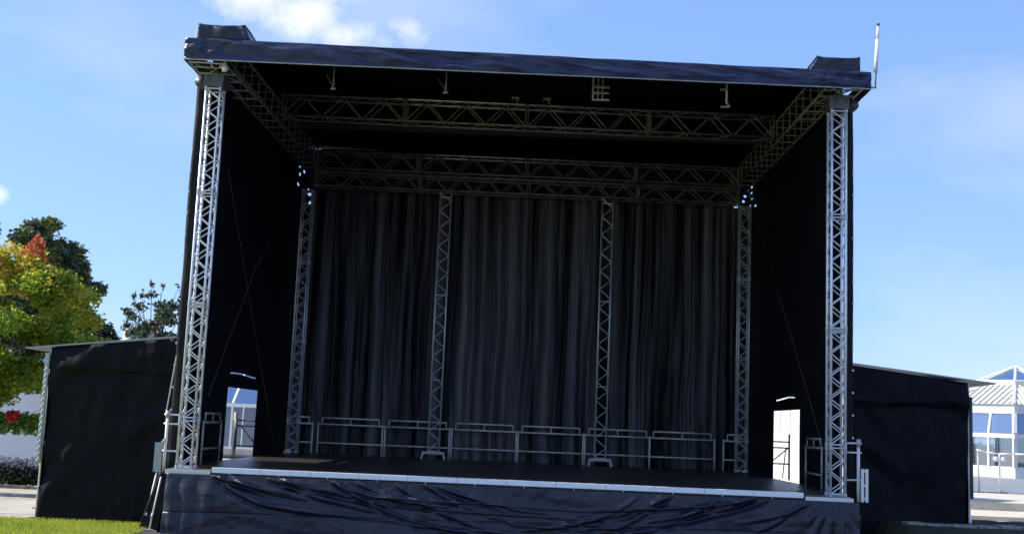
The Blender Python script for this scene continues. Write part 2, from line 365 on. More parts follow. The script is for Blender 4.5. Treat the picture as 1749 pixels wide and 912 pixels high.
# tarpaulin covered hoists on the roof corners
def hoist(name, x0, x1, z0, z1, slope, label):
    bm = MB(); n = 14
    def fn(u, v):
        # u round the section front->top->back, v along x
        x = x0 + (x1-x0)*v
        prof = [(-.47, z0), (-.46, z1-.03), (-.38, z1), (.35, z1+.02), (.45, z1-.05), (.45, z0)]
        k = u*(len(prof)-1); i = min(int(k), len(prof)-2); f = k-i
        y = prof[i][0]*(1-f)+prof[i+1][0]*f; z = prof[i][1]*(1-f)+prof[i+1][1]*f
        a = (z-z0)/(z1-z0)
        x += slope*a*(v if slope < 0 else (1-v))
        q = fbm(v*3.5+x0, u*5, 3)
        return (x, y+.06*q, z+.035*q*a + .03*a*(abs(2*v-1)**6))
    sh = sheet(rng(0, 1, .05), rng(0, 1, .07), lambda u, v: fn(u, v))
    t = thing(name, ((x0+x1)/2, 0, z0), label, 'hoist cover', 'tarpaulin covers on the roof corners')
    sh.build('tarpaulin', VINYL, t, True, solid=.008)
    for xx, s in ((x0, 0), (x1, 1)):
        pr = [(-.46, z0), (-.455, z1-.03), (-.38, z1-.01), (.35, z1), (.44, z1-.05), (.44, z0)]
        MB().poly(*[(xx + slope*((z-z0)/(z1-z0))*((1 if s else 0) if slope < 0 else (0 if s else 1)), y, z) for y, z in pr]).build('end_flap', VINYL, t, solid=.008)
    ex = x0-.03 if slope < 0 else x0+.05
    for yy in (-.4, -.1): MB().tube((ex, yy, z0-.05), (ex+(.10 if slope > 0 else 0), yy, z1-.08), .023, 6).build('frame_tube', WPAINT, t)
    return t
hoist('hoist_cover', -6.31, -5.28, 9.24, 9.57, -.16, 'black tarpaulin covered hoist box on the left corner of the roof')
hoist('hoist_cover', 5.38, 6.33, 9.04, 9.36, .17, 'black tarpaulin covered hoist box on the right corner of the roof')
# antenna mast
t = thing('antenna_mast', (6.6, -.45, 8.75), 'thin white antenna mast on the right edge of the roof', 'antenna')
MB().tube((6.62, -.45, 8.78), (6.64, -.45, 9.12), .016, 8).build('pole', STEEL, t, True)
MB().tube((6.63, -.45, 9.08), (6.66, -.45, 9.72), .034, 12).build('radome', WPAINT, t, True)
MB().tube((6.665, -.45, 9.72), (6.675, -.45, 10.0), .022, 10).build('whip', WPAINT, t, True)
MB().tube((6.675, -.45, 9.99), (6.675, -.45, 10.04), .028, 10).build('tip', DARKM, t, True)
MB().tube((6.52, -.45, 8.78), (6.64, -.45, 8.78), .018, 8).build('bracket', STEEL, t)
# hardware under the front of the roof
for x, lab in ((-3.82, 'thin steel hanger below the left part of the roof front'), (-1.58, 'thin steel hanger below the fascia, left of the middle')):
    t = thing('roof_hanger', (x, .5, 8.65), lab, 'hanger', 'steel hangers below the fascia')
    MB().tube((x, .5, 8.68), (x, .5, 9.2), .018, 8).build('rod', ROOFT, t, True)
    MB().tube((x-.05, .5, 8.66), (x+.05, .5, 8.66), .03, 8).build('clamp', ROOFT, t, True)
    MB().tube((x-.02, .5, 8.72), (x-.16, .55, 8.95), .01, 6).build('brace', CABLE, t)
t = thing('cable_rack', (1.5, .5, 8.6), 'small three rung cable rack hanging under the roof right of the middle', 'cable rack')
for x in (1.34, 1.44, 1.53): MB().tube((x, .5, 8.60), (x, .5, 9.25), .012 if x > 1.4 else .02, 6).build('upright', STEEL, t)
for z in (8.62, 8.76, 8.88): MB().box(1.34, 1.66, .47, .53, z-.015, z+.015).build('rung', STEEL, t)
t = thing('roof_hook', (3.96, .5, 8.57), 'bright bent steel hook hanging under the right part of the roof', 'hook')
MB().tube((3.98, .5, 8.64), (3.98, .5, 9.25), .022, 8).build('shank', ALU, t, True)
MB().path([(3.98, .5, 8.66), (4.04, .5, 8.58), (3.86, .5, 8.57)], .022, 8).build('hook_end', STEEL, t)
MB().box(3.85, 4.0, .47, .53, 8.9, 8.935).build('crossbar', STEEL, t)
for x, z, lab in ((-.28, 8.95, 'small pale clamp on the middle roof truss, left one'), (.45, 8.92, 'small pale clamp on the middle roof truss, right one')):
    t = thing('truss_clamp', (x, 4.3, 9.66), lab, 'clamp', 'clamps on the middle roof truss')
    MB().box(x-.09, x+.09, 4.28, 4.36, 9.68, 9.72).build('plate', STEEL, t); MB().tube((x+.05, 4.32, 9.6), (x+.05, 4.32, 9.68), .02, 6).build('bolt', STEEL, t)

# ------------------------------------------------------------------ deck
deck = thing('stage_deck', (0, 5, 0), 'dark stage floor with a row of white panels along its front edge', 'stage deck')
MB().box(-6.15, 6.15, .28, 10.4, 1.06, DZ).build('platform', DECK, deck)
MB().box(-5.42, 5.34, -.38, .278, 1.06, DZ-.002).build('apron', DECK, deck)
n = 12; x0, x1 = -5.42, 5.34
for i in range(n):
    a = x0+(x1-x0)*i/n; b_ = x0+(x1-x0)*(i+1)/n
    p = MB().box(a+.003, b_-.003, -.415, -.382, 1.105, DZ+.003).build('edge_panel', WHITE, deck)
    bv = p.modifiers.new('bevel', 'BEVEL'); bv.width = .006; bv.segments = 2
    MB().tube((a+.33, -.405, 1.075), (a+.33, -.405, 1.103), .014, 8).build('edge_bolt', STEEL, deck)
for i in range(1, n):
    a = x0+(x1-x0)*i/n; MB().box(a-.03, a+.03, -.40, -.384, 1.075, 1.103).build('edge_bracket', DARKM, deck)
for sx in (-1, 1):
    o = MB(); a, b_ = (-6.28, -5.455) if sx < 0 else (5.375, 6.24)
    MB().box(a, b_, -.38, .275, 1.10, 1.138).build('outrigger_board', WOOD, deck)
    MB().box(a, b_, -.40, -.382, 1.055, 1.135).build('outrigger_edge', CREAM, deck)
    for y in (.0, .2, 5, 10):
        for x in (sx*6.1, sx*2): MB().tube((x, y, 0), (x, y, 1.05), .03, 8).build('leg', STEEL, deck)
# skirt
skirt = thing('stage_skirt', (0, -.45, 0), 'blue black vinyl skirt hanging creased below the white stage edge', 'stage skirt')
random.seed(23); FL = []
for k in range(13):      # folds fanning from the left end of the deck
    FL.append((random.uniform(-5.5, -1.2), 1, random.uniform(.25, .95), random.uniform(.5, 1.9), random.uniform(1.2, 4.0), random.uniform(.020, .050), random.uniform(.018, .042)))
for k in range(12):      # and from the right end
    FL.append((random.uniform(1.6, 5.6), -1, random.uniform(.25, .95), random.uniform(.6, 2.2), random.uniform(1.2, 4.0), random.uniform(.020, .050), random.uniform(.018, .042)))
for k in range(7):       # long level creases
    FL.append((random.uniform(-4, 1), 1, random.uniform(.2, .85), .05, random.uniform(2, 5), random.uniform(.012, .03), random.uniform(.014, .028)))
def skf(x, z):
    q = 0
    for x0_, sg, D, Lf, ln, wd, am in FL:
        d = (x-x0_)*sg
        if d < 0 or d > ln: continue
        e = math.exp(-d/Lf); zc = 1.06 - D*(1-e) - .03*d; sl = D/Lf*e
        pd = (z-zc+.02*nz1(x*2, zc*3, am*90))/math.sqrt(1+sl*sl)
        if abs(pd) > 4*wd: continue
        q += am*(1-d/ln)**.7*min(1, d*5+.3)*(math.exp(-(pd/wd)**2) - .7*math.exp(-((pd+1.9*wd)/wd)**2))
    q += .030*fbm(x*.6, z*1.3+x*.1, 1)*min(1, (1.06-z)*4) + .006*fbm(x*5, z*6, 5)
    if x < -5.3: q += .040*abs(math.sin(x*9.5+1.2*(1.06-z)*(x+5.6)+nz1(x*2, z*2)))*min(1, (1.06-z)*3)
    if x > 5.4: q += .045*abs(math.sin((x-5.9)*11/(.35+.9*(1.06-z))+nz1(x, z)))*min(1, (1.06-z)*4)
    q -= .010*math.exp(-((z-.44-.008*x)/.010)**2)
    for px in (-5.1, -3.1, -.9, 1.4, 3.4, 5.0): q -= .006*math.exp(-((x-px)/.012)**2)
    return q
sheet(grid_with(-6.22, 6.32, .035, []), rng(0.0, 1.07, .0135), lambda x, z: (x, -.47 - .10*(1-z) - 1.6*skf(x, z), z)).build('front_cloth', VINYL, skirt, True, solid=.006)
for sx in (-1, 1):
    sheet(rng(-.45, 10, .12), rng(0, 1.07, .12), lambda y, z: (sx*(6.22+.12*(1-z)+.04*fbm(y*1.2, z*1.5, 4)), y, z)).build('side_cloth', VINYL, skirt, True, solid=.006)

sheet(rng(0, 1, .1), rng(0, 1.07, .08), lambda u, z: (-6.21 - u*(.30+.30*(1-z)), -.06+.03*fbm(u*3, z*2, 4), z)).build('corner_cloth', CLOTH, skirt, True, solid=.005)
# ------------------------------------------------------------------ drapes
random.seed(3)
holes = [(-6.40, 9.14, .035), (-6.28, 9.01, .045), (-6.39, 8.92, .05), (-6.42, 8.63, .065), (-6.12, 8.48, .04), (-6.07, 8.35, .055), (-6.05, 8.11, .05), 
         (5.44, 9.12, .06), (5.86, 8.49, .07), (6.31, 9.04, .05), (6.30, 8.87, .055), (6.10, 8.76, .05), (6.20, 8.93, .04), (6.31, 8.70, .04), (6.27, 8.5, .05), (6.40, 8.51, .04), (6.52, 8.8, .03), (6.05, 8.6, .05)]
pl = [-7.2]; random.seed(17)
while pl[-1] < 7.4: pl.append(pl[-1]+random.choice((.07, .10, .14, .2, .28, .36, .5))*random.uniform(.85, 1.15))
import bisect
def cf(x, z):
    k = min(1, max(0, (9.4-z)/1.0))
    w = x + .17*nz1(x*.5, z*.24, 3) + .07*nz1(x*1.3, z*.5, 8)
    w += .10*math.exp(-((z-1.2)/1.8)**2)*nz1(x*1.1, z*.7, 6)
    i = min(len(pl)-2, max(0, bisect.bisect_right(pl, w)-1)); a, b = pl[i], pl[i+1]
    t = (w-a)/(b-a); pw = b-a
    q = -(math.sin(math.pi*t)**.42)*(.10+.34*pw)
    q += .05*nz1(x*2.4, z*.12, 2) + .02*fbm(x*5, z*.5, 8)
    q += .06*math.exp(-((z-1.2)/2.6)**2)*fbm(x*2.5+z*.8, z*1.2, 6) + .018*fbm(x*3-z*1.1, z*2.2, 12)
    return (q+.08)*(.3+.7*k)
xs = sorted(set([round(v, 3) for v in rng(-6.5, -5.5, .022)+rng(-5.5, 5.36, .022)+rng(5.36, 6.5, .022)]))
zs = sorted(set([round(v, 3) for v in rng(DZ, 8.0, .16)+rng(8.0, 9.34, .022)+[9.5, 9.68]]))
hole = lambda x, z: any(((x-a)**2+((z-c)*1.0)**2) < (r*.80)**2 for a, c, r in holes)
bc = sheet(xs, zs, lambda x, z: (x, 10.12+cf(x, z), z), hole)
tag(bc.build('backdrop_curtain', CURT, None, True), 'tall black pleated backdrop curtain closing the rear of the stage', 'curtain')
def dz(y, z): return z if z < 8.6 else 8.6 + (z-8.6)/.3*(roofz(6.2*s, y)-.01-8.6)
shade_sheet = sheet(rng(-5.55, 5.45, .05), rng(0, 1, .1), lambda x, t: (x, 9.76 + .05*math.sin(x*11+2*nz1(x, 1))*t, 9.62 + (8.47+.05*nz1(x*1.3, 3)+.03*nz1(x*5, 8)-9.62)*t))  # added black sheet, put in to darken the top of the curtain
tag(shade_sheet.build('added_shade_drape', CLOTH, None, True, solid=.004), 'added black drape behind the rear roof trusses, darkening the top of the pleated curtain', 'drape')
for s, lab in ((-1, 'flat black drape closing the left side of the stage, with a tall doorway'), (1, 'flat black drape closing the right side of the stage, with a tall doorway')):
    if s < 0: y0, y1, zt = 3.25, 5.95, 2.75; sl = (3.35, 5.75, 3.055)
    else: y0, y1, zt = 3.65, 6.35, 2.78; sl = (4.1, 6.1, 3.05)
    LK = [(9.1, 8.93), (9.67, 8.93), (9.15, 8.72), (9.0, 8.42)] if s < 0 else [(9.47, 8.92), (9.5, 8.76), (9.4, 8.6), (9.68, 8.43), (9.0, 8.3)]
    def hl(y, z):
        for ya, za in LK:
            if ((y-ya)/.15)**2 + ((dz(y, z)-za)/.038)**2 < 1: return True
        if y0 < y < y1 and z < zt: return True
        ya, yb, zz = sl
        t = (y-ya)/(yb-ya)
        return 0 < t < 1 and abs(z-(zz+.02*math.sin(t*5))) < .014
    ys = grid_with(.26, 8.8, .13, [y0, y1]) + rng(8.85, 10.3, .05); zz_ = sorted(set(grid_with(.0, 8.9, .16, [zt, 1.2])+[round(v, 3) for v in rng(2.98, 3.12, .009)+rng(8.25, 8.9, .014)]))
    sdp = sheet(ys, zz_, lambda y, z: (s*(6.2+.015*fbm(y*.9, z*.35, 2+s)), y, dz(y, z)), hl)
    tag(sdp.build('side_drape', CLOTH, None, True, solid=.004), lab, 'drape', 'drapes on the sides of the stage')
    d = thing('drape_edge_strip', (s*6.30, .24, 0), 'narrow black cloth edge with pale eyelets outside the front %s tower' % ('left' if s < 0 else 'right'), 'cloth strip', 'cloth edges outside the front towers')
    x0_, x1_ = (-6.46, -6.22) if s < 0 else (6.22, 6.40)
    sheet(rng(x0_, x1_, .06), rng(1.0, 8.75, .25), lambda x, z: (x+.015*fbm(z*.6, x, 3), .24+.02*fbm(x*5, z*.7, 1), z)).build('cloth', CLOTH, d, True, solid=.004)
    e = MB()
    for k in range(15): e.box(x0_-.008 if s < 0 else x1_-.02, x0_+.02 if s < 0 else x1_+.008, .205, .23, 2.2+k*.42, 2.235+k*.42)
    e.build('eyelets', WPAINT, d)
# cross wires in the side bays
for pts, lab in ((((-5.93, .79, 2.5), (-5.93, 3.88, 5.48), (-5.93, 8.9, 8.8)), 'thin slack wire brace rising to the rear inside the left bay of the stage'),
                 (((-5.96, 1.1, 7.07), (-5.96, 4.74, 3.62), (-5.96, 7.2, 1.4)), 'thin wire brace falling to the rear inside the left bay of the stage'),
                 (((5.93, .49, 1.95), (5.93, 4.52, 5.3), (5.93, 8.9, 8.8)), 'thin wire brace rising to the rear inside the right bay of the stage')):
    tag(MB().path(pts, .004, 6).build('brace_wire', CABLE), lab, 'brace wire', 'wire braces in the side bays')

# ------------------------------------------------------------------ guard rails
def rail_parts(t, p, q, lip=.0, m=RAIL):
    """guard rail between two posts, built in world space from p to q (floor points)"""
    p, q = Vector(p), Vector(q); d = (q-p); Ln = d.length; d.normalize(); up = Vector((0, 0, 1))
    for e in (p, q): MB().tube(e, e+up*.84, .022, 8).build('post', m, t, True)
    MB().tube(p+up*.30, q+up*.30, .020, 8).build('rail', m, t, True)
    MB().tube(p+up*.80, q+up*.80, .023, 8).build('rail', m, t, True)
    MB().tube(p+d*.10+up*.97, q-d*.10+up*.97, .023, 8).build('rail', m, t, True)
    for f in ((.10/Ln), .5, 1-.10/Ln): MB().tube(p+d*(Ln*f)+up*.80, p+d*(Ln*f)+up*.97, .015, 8).build('picket', m, t, True)
rx = [-5.40, -3.58, -1.77, .03, 1.83, 3.57, 5.38]
desc = ['leftmost long steel guard rail at the foot of the curtain', 'long steel guard rail behind the left ladder upright', 'long steel guard rail in the middle, just right of the left ladder upright',
        'long steel guard rail in the middle, just left of the right ladder upright', 'long steel guard rail behind the right ladder upright, reaching to its right', 'rightmost long steel guard rail at the foot of the curtain']
first = None; GR = 'steel guard rails along the rear of the stage'
for i in range(6):
    if first is None:
        first = thing('guard_rail', (rx[0], 9.78, DZ), desc[0], 'guard rail', GR); rail_parts(first, (rx[0]+.02, 9.78, DZ), (rx[0]+1.77, 9.78, DZ))
    else: dup(first, (rx[i], 9.78, DZ), desc[i])
t1 = thing('guard_rail', (-6.45, 9.78, DZ), 'short guard rail at the rear left tower', 'guard rail', 'short guard rails at the rear corner towers')
rail_parts(t1, (-6.42, 9.72, DZ), (-5.52, 9.72, DZ)); dup(t1, (5.54, 9.78, DZ), 'short guard rail at the rear right tower')
t2 = thing('guard_rail', (-5.85, .3, DZ), 'dim guard rail between the front left tower and the left doorway', 'guard rail', 'guard rails inside the front corners')
rail_parts(t2, (-5.85, .35, DZ), (-5.85, 1.6, DZ), 0, ROOFT); dup(t2, (5.85, .3, DZ), 'dim guard rail between the front right tower and the right doorway')  # darker copy of the rail metal, corner shade put into the colour
for sx in (-1, 1):
    side = 'left' if sx < 0 else 'right'
    t = thing('corner_guard_rail', (sx*6.4, 0, 1.06), 'pale steel corner rail outside the front %s tower, with a %s' % (side, 'pale metal toe panel' if sx < 0 else 'white ladder shaped frame'), 'guard rail', 'corner rails outside the front towers')
    xo, xi = sx*6.44, sx*6.2
    MB().tube((xo, .02, 1.06), (xo, .02, 2.14), .030, 8).build('post', CREAM, t, True)
    MB().tube((xo, .02, 2.06), (xo, .02, 2.2), .045, 10).build('coupler', STEEL, t, True)
    for z in (1.45, 1.95, 2.12): MB().tube((xo-sx*-.06, .02, z), (xi, .02, z), .018, 8).build('rail', ALU, t, True)
    if sx < 0:
        MB().box(-6.62, -6.48, -.04, -.015, 1.06, 1.60).build('toe_panel', GREYSH, t)
        MB().bar((-6.50, -.02, 1.60), (-6.45, -.0, 1.68), .03, .03).build('panel_hook', CREAM, t)
    else:
        for x in (6.50, 6.58): MB().box(x-.025, x+.025, -.05, -.015, 1.06, 1.66).build('frame_upright', WPAINT, t)
        for z in (1.12, 1.36, 1.62): MB().box(6.524, 6.556, -.05, -.02, z-.02, z+.02).build('frame_rung', WPAINT, t)
tag(MB().path([(-6.36, -.02, 3.22), (-6.38, -.02, 3.0), (-6.42, -.02, 2.6), (-6.46, -.02, 2.2)], .014, 6).build('ratchet_strap', STRAP), 'pale webbing strap beside the lower front left tower', 'strap')
# raking props outside the skirt
for p, q, m, lab in (((-6.55, -.02, 1.06), (-6.72, -.02, 0), CREAM, 'outer pale raking prop at the left end of the skirt'), ((-6.42, -.16, .98), (-6.55, -.2, 0), CREAM, 'inner pale raking prop at the left end of the skirt')):
    t = thing('raking_prop', q, lab, 'prop', 'raking props at the left end of the skirt')
    MB().tube(p, q, .016, 8).build('tube', m, t, True); MB().box(q[0]-.07, q[0]+.07, q[1]-.07, q[1]+.07, .015, .03).build('foot_plate', STEEL, t)
    qq = Vector(p).lerp(Vector(q), .7); MB().tube(qq-Vector((.0, .05, .05)), qq+Vector((.0, .05, .05)), .024, 8).build('coupler', STEEL, t, True)
# white bundles at the feet of the rear towers
for sx in (-1, 1):
    b = sheet(rng(0, 1, .1), rng(0, 1, .1), lambda u, v: (0, 0, 0)); b = MB()
    bm = bmesh.new(); bmesh.ops.create_icosphere(bm, subdivisions=3, radius=.1)
    for v in bm.verts:
        v.co *= 1+.35*nz1(v.co.x*14+sx, v.co.y*14, v.co.z*14); v.co.z = max(-.045, v.co.z*.8)
    me = bpy.data.meshes.new('cloth_bundle'); bm.to_mesh(me); bm.free(); me.materials.append(WRAG)
    for p in me.polygons: p.use_smooth = True
    o = bpy.data.objects.new('cloth_bundle', me); COL.objects.link(o); o.location = (sx*6.06, 9.18, DZ+.047)
    if sx > 0: o.scale = (.8, .7, .6); o.location.z = DZ+.03
    tag(o, 'small crumpled white cloth at the foot of the rear %s tower' % ('left' if sx < 0 else 'right'), 'cloth', 'white cloths at the rear towers')

# ------------------------------------------------------------------ wings
for sx in (-1, 1):
    side = 'left' if sx < 0 else 'right'
    zb = 0.0 if sx < 0 else .62
    t = thing('wing_tent', (sx*7.9, 1, 0), 'low black cloth %s wing beside the stage with a thin sloping roof' % side, 'side tent', 'black cloth wings beside the stage')
    xo = 9.15 if sx < 0 else 8.82; xi = 6.48 if sx < 0 else 6.42
    zt = lambda x: 3.62 + (3.345-3.62)*(x-6.6)/(9.0-6.6)
    def wf(x, s_):
        z = s_*zt(x) + (1-s_)*0.0
        q = .06*fbm(x*.8+3*sx, z*.6, 4)*(.3+.7*(1-abs(2*s_-1)**3)) + .045*fbm(x*2.2, z*1.2+x*.8, 6)
        q += .05*math.sin((x*1.4+z*1.7)*3.2+nz1(x, z)*3)*max(0, nz1(x*.8, z*.8, 9))*1.5
        if z > 2.88: q -= .06*min(1, (z-2.88)/.03)
        for cx_, cz_ in ((6.4, 3.6), (9.1, 3.3), (9.1, .1), (6.4, .2)):
            r_ = math.hypot(x-cx_, z-cz_); an = math.atan2(z-cz_, x-cx_)
            q -= .030*math.exp(-r_/1.1)*min(1, r_*2)*(1-abs(math.sin(an*7+.8*nz1(x*2, z*2))))
        if abs(x-7.75) < .03: q -= .02
        if s_ < .25: q += .05*math.sin(x*9+3*nz1(x*2, 2))*(.25-s_)*2
        return (sx*x, 1.0 + q, z)
    ss = sorted(set(rng(0, 1, .022)+[2.87/3.5, 2.885/3.5, 2.9/3.5]))
    sheet(rng(xi, xo, .05), ss, wf).build('front_cloth', WINGC, t, True, solid=.005)
    sheet(rng(1.0, 3.6, .15), rng(0, 1, .06), lambda y, s_: (sx*(xo+.02*fbm(y, s_*3, 3)), y, s_*zt(xo))).build('outer_cloth', WINGC, t, True, solid=.005)
    ro = 9.66 if sx < 0 else 9.36
    MB().slab([(sx*6.45, .93, zt(6.45)+.02), (sx*ro, .93, zt(ro)+(.02 if sx < 0 else .06)), (sx*ro, 3.7, zt(ro)+.02), (sx*6.45, 3.7, zt(6.45)+.02)], (0, 0, .025)).build('roof_sheet', GREYSH, t)
    for y in (1.06, 3.5):
        MB().tube((sx*(xo+.03), y, 0), (sx*(xo+.03), y, zt(xo)+.0), .03, 10).build('post', CREAM, t, True)
    px = sx*(xo+.035)
    if sx < 0:
        lc = MB(); lc.box(px-.065, px+.02, .94, .985, 1.08, 3.22)
        lc.build('lacing_strip', GREYSH, t)
        e = MB()
        e.path([p for k in range(18) for p in ((px-.055, .93, 1.12+k*.117), (px+.0, .93, 1.18+k*.117))], .008, 6)
        e.build('lacing', WPAINT, t)
        MB().box(px-.1, px+.1, .9, 1.15, .02, .04).build('base_plate', DARKM, t)
        for z in (.22, .62): MB().tube((px-.06, 1.0, z), (px+.03, 1.0, z), .02, 8).build('coupler', STEEL, t)
    else:
        MB().box(px+.02, px+.065, 1.0, 1.05, 1.15, 3.1).build('edge_batten', DARKM, t)
        MB().tube((px-.03, .93, .66), (px-.03, .93, .86), .03, 8).build('tie', WPAINT, t, True)

# ------------------------------------------------------------------ stair railings outside the doorways
t = thing('stair_railing', (-7.1, 7.6, 0), 'black scaffold stair railing seen through the left doorway', 'railing', 'scaffold stair railings outside the doorways')
MB().tube((-7.16, 7.9, 0), (-7.16, 7.9, 2.22), .05, 10).build('post', STRAP, t, True)
for z in (1.38, 1.88, 2.02): MB().tube((-7.1, 7.9, z), (-6.3, 7.9, z), .02, 8).build('rail', DARKM, t, True)
MB().tube((-7.0, 7.9, 1.86), (-6.4, 7.9, 1.2), .018, 8).build('brace', DARKM, t, True)
MB().tube((-7.12, 7.85, 1.3), (-7.12, 7.85, 2.05), .03, 8).build('upright', DARKM, t, True)
MB().box(-7.3, -6.3, 7.0, 8.6, 1.08, 1.14).build('landing', WOOD, t)
for x in (-7.2, -6.4): MB().tube((x, 8.5, 0), (x, 8.5, 1.1), .03, 8).build('leg', STEEL, t)
t = thing('stair_railing', (6.9, 7.6, 0), 'black scaffold stair railing seen through the right doorway', 'railing', 'scaffold stair railings outside the doorways')
MB().tube((6.94, 8, 1.1), (6.94, 8, 2.25), .022, 8).build('post', DARKM, t, True)
for z in (1.50, 1.90, 2.05): MB().tube((6.94, 8, z), (6.3, 8, z), .018, 8).build('rail', DARKM, t, True)
MB().tube((6.92, 8, 1.9), (6.4, 8, 1.46), .016, 8).build('brace', DARKM, t, True)
MB().tube((6.86, 8, 1.9), (6.78, 8, 1.15), .014, 8).build('brace', DARKM, t, True)
MB().box(6.3, 7.1, 7.0, 8.6, .98, 1.04).build('landing', WOOD, t)
for x in (6.4, 7.0): MB().tube((x, 8.5, 0), (x, 8.5, .98), .03, 8).build('leg', STEEL, t)

# white container behind the right doorway, its long side turned to the sun
t = thing('container', (9.5, 18, 0), 'large white container standing behind the right doorway', 'container')
def cbox(b, u0, u1, v0, v1, z0, z1, ang=R(-38), c=(9.4, 18)):
    ca, sa = math.cos(ang), math.sin(ang)
    P = lambda u, v, z: (c[0]+u*ca-v*sa, c[1]+u*sa+v*ca, z)
    k = len(b.v); b.v += [Vector(P(u, v, z)) for z in (z0, z1) for u, v in ((u0, v0), (u1, v0), (u1, v1), (u0, v1))]
    b.f += [(k+3, k+2, k+1, k), (k+4, k+5, k+6, k+7)] + [(k+i, k+(i+1) % 4, k+4+(i+1) % 4, k+4+i) for i in range(4)]; return b
cbox(MB(), -2.6, 2.6, 0, 2.4, .25, 3.5).build('body', WPAINT, t)
b = MB()
for k in range(14): cbox(b, -2.5+k*.37, -2.44+k*.37, -.012, -.002, .4, 3.4)
b.build('side_ribs', WPAINT, t); cbox(MB(), -2.62, 2.62, -.03, 2.43, .14, .25).build('base_frame', GREYSH, t)
b = MB()
for u in (-2.4, 2.2): cbox(b, u, u+.2, .1, 2.3, 0, .14)
b.build('feet', DARKM, t)

# ------------------------------------------------------------------ buildings
t = thing('low_building', (-19, 16, 0), 'pale low building behind the hedge at the far left', 'building')
MB().box(-27, -14.4, 16, 22, 0, 3.0).build('wall', PALEBL, t); MB().box(-27.2, -14.2, 15.8, 22.2, 3.002, 3.18).build('roof', WPAINT, t)
w_ = MB().box(-21.5, -20.1, 15.95, 15.99, 1.0, 2.3).build('window', GLASSD, t); MB().box(-21.6, -20.0, 15.93, 15.948, .9, 1.0).build('sill', WPAINT, w_)

# glasshouse seen through the left doorway and above the left wing
t = thing('glasshouse', (-17, 38, 0), 'white framed glasshouse with sloping glass roof, seen through the left doorway', 'glasshouse')
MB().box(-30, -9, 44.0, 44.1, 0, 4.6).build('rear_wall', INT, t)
MB().box(-30, -9, 37.9, 44, 0, .36).build('plinth', CONCL, t)
fr = MB(); fr.box(-30, -9, 37.9, 38.05, 2.50, 2.68); fr.box(-30, -9, 37.92, 38.03, .362, .46)
xs_ = rng(-30, -9, 1.5)
for x in xs_: fr.box(x-.05, x+.05, 37.93, 38.02, .46, 2.5)
for x in rng(-30, -9, 3.0): fr.box(x+.55, x+.61, 37.94, 38.01, .46, 2.5)
fr.build('frame', WPAINT, t)
b = MB()
for x0_, x1_ in zip(xs_, xs_[1:]): b.poly((x0_+.05, 37.98, .46), (x1_-.05, 37.98, .46), (x1_-.05, 37.98, 2.5), (x0_+.05, 37.98, 2.5))
b.build('windows', GLASS, t)
b = MB(); b.poly((-30, 38.0, 2.69), (-9, 38.0, 2.69), (-9, 41, 5.0), (-30, 41, 5.0)); b.poly((-30, 41, 5.0), (-9, 41, 5.0), (-9, 44, 3.9), (-30, 44, 3.9)); b.build('roof_glass', GLASSD, t)
b = MB()
for x in xs_: b.bar((x, 38.0, 2.70), (x, 41, 5.03), .1, .08); b.bar((x, 41, 5.03), (x, 44, 3.93), .1, .08)
b.bar((-30, 41, 5.06), (-9, 41, 5.06), .15, .12); b.build('glazing_bars', WPAINT, t)
for x, y, h_, r_ in ((-21.2, 43.5, 6.95, 1.3), (-24.5, 44.5, 6.6, 1.6), (-17.6, 45, 6.75, 1.5)):
    p = MB(); a = [(x-r_, y-r_, 5.4), (x+r_, y-r_, 5.4), (x+r_, y+r_, 5.4), (x-r_, y+r_, 5.4)]
    for i in range(4): p.poly(a[i], a[(i+1) % 4], (x, y, h_-.03))
    rf = p.build('roof_lantern', GLASSD, t)
    q = MB()
    for i in range(4): q.tube(a[i], (x, y, h_), .09, 6); q.tube(a[i], a[(i+1) % 4], .06, 6)
    for s in (-1, 1): q.tube((x+s*r_*.5, y-r_, 5.4), (x, y, h_), .04, 6)
    q.box(x-r_-.05, x+r_+.05, y-r_-.05, y+r_+.05, 4.2, 5.36); q.build('lantern_frame', WPAINT, rf)
t = thing('vent_stack', (-22, 41.5, 0), 'pale round topped vent stack rising behind the left wing', 'vent stack')
q = MB(); q.tube((-22, 41.6, 0), (-22, 41.6, 6.55), .27, 16); q.tube((-22, 41.6, 6.55), (-22, 41.6, 6.8), .27, 16, .22); q.tube((-22, 41.6, 6.8), (-22, 41.6, 6.93), .22, 16, .10)
q.build('flue', CREAM, t, True); MB().tube((-22, 41.6, 6.2), (-22, 41.6, 6.25), .29, 16).build('collar', WPAINT, t)

# octagonal pavilion on the right
PAVW = mat('weathered_white_paint', (.64, .64, .62), .5, 0, .4, var=.14, vscale=1.2)
pav = thing('pavilion', (29.4, 49.4, .366), 'white glazed pavilion with ribbed roof and pointed glass lantern behind the right wing', 'pavilion')
PC = Vector((30.0, 49.6, 0)); nd = Vector((-.72, -.69, 0)); a0 = math.atan2(nd.y, nd.x)
def oct_(r, z): return [PC + Vector((math.cos(a0+R(22.5)+i*R(45))*r, math.sin(a0+R(22.5)+i*R(45))*r, z)) for i in range(8)]
RO = 5.9
lev = [(RO, .37), (RO, 1.0), (RO, 2.60), (RO-.03, 2.86), (RO-.62, 3.98), (RO-.62, 4.50), (2.45, 5.72), (2.45, 5.95)]
def ring(r0, z0, r1, z1, thick):
    b = MB(); A, B, A2, B2 = oct_(r0, z0), oct_(r1, z1), oct_(r0-thick, z0), oct_(r1-thick, z1)
    for i in range(8):
        j = (i+1) % 8; k = len(b.v); b.v += [A[i], A[j], B[j], B[i], A2[i], A2[j], B2[j], B2[i]]
        b.f += [(k, k+1, k+2, k+3), (k+7, k+6, k+5, k+4), (k, k+4, k+5, k+1), (k+3, k+2, k+6, k+7)]
    return b
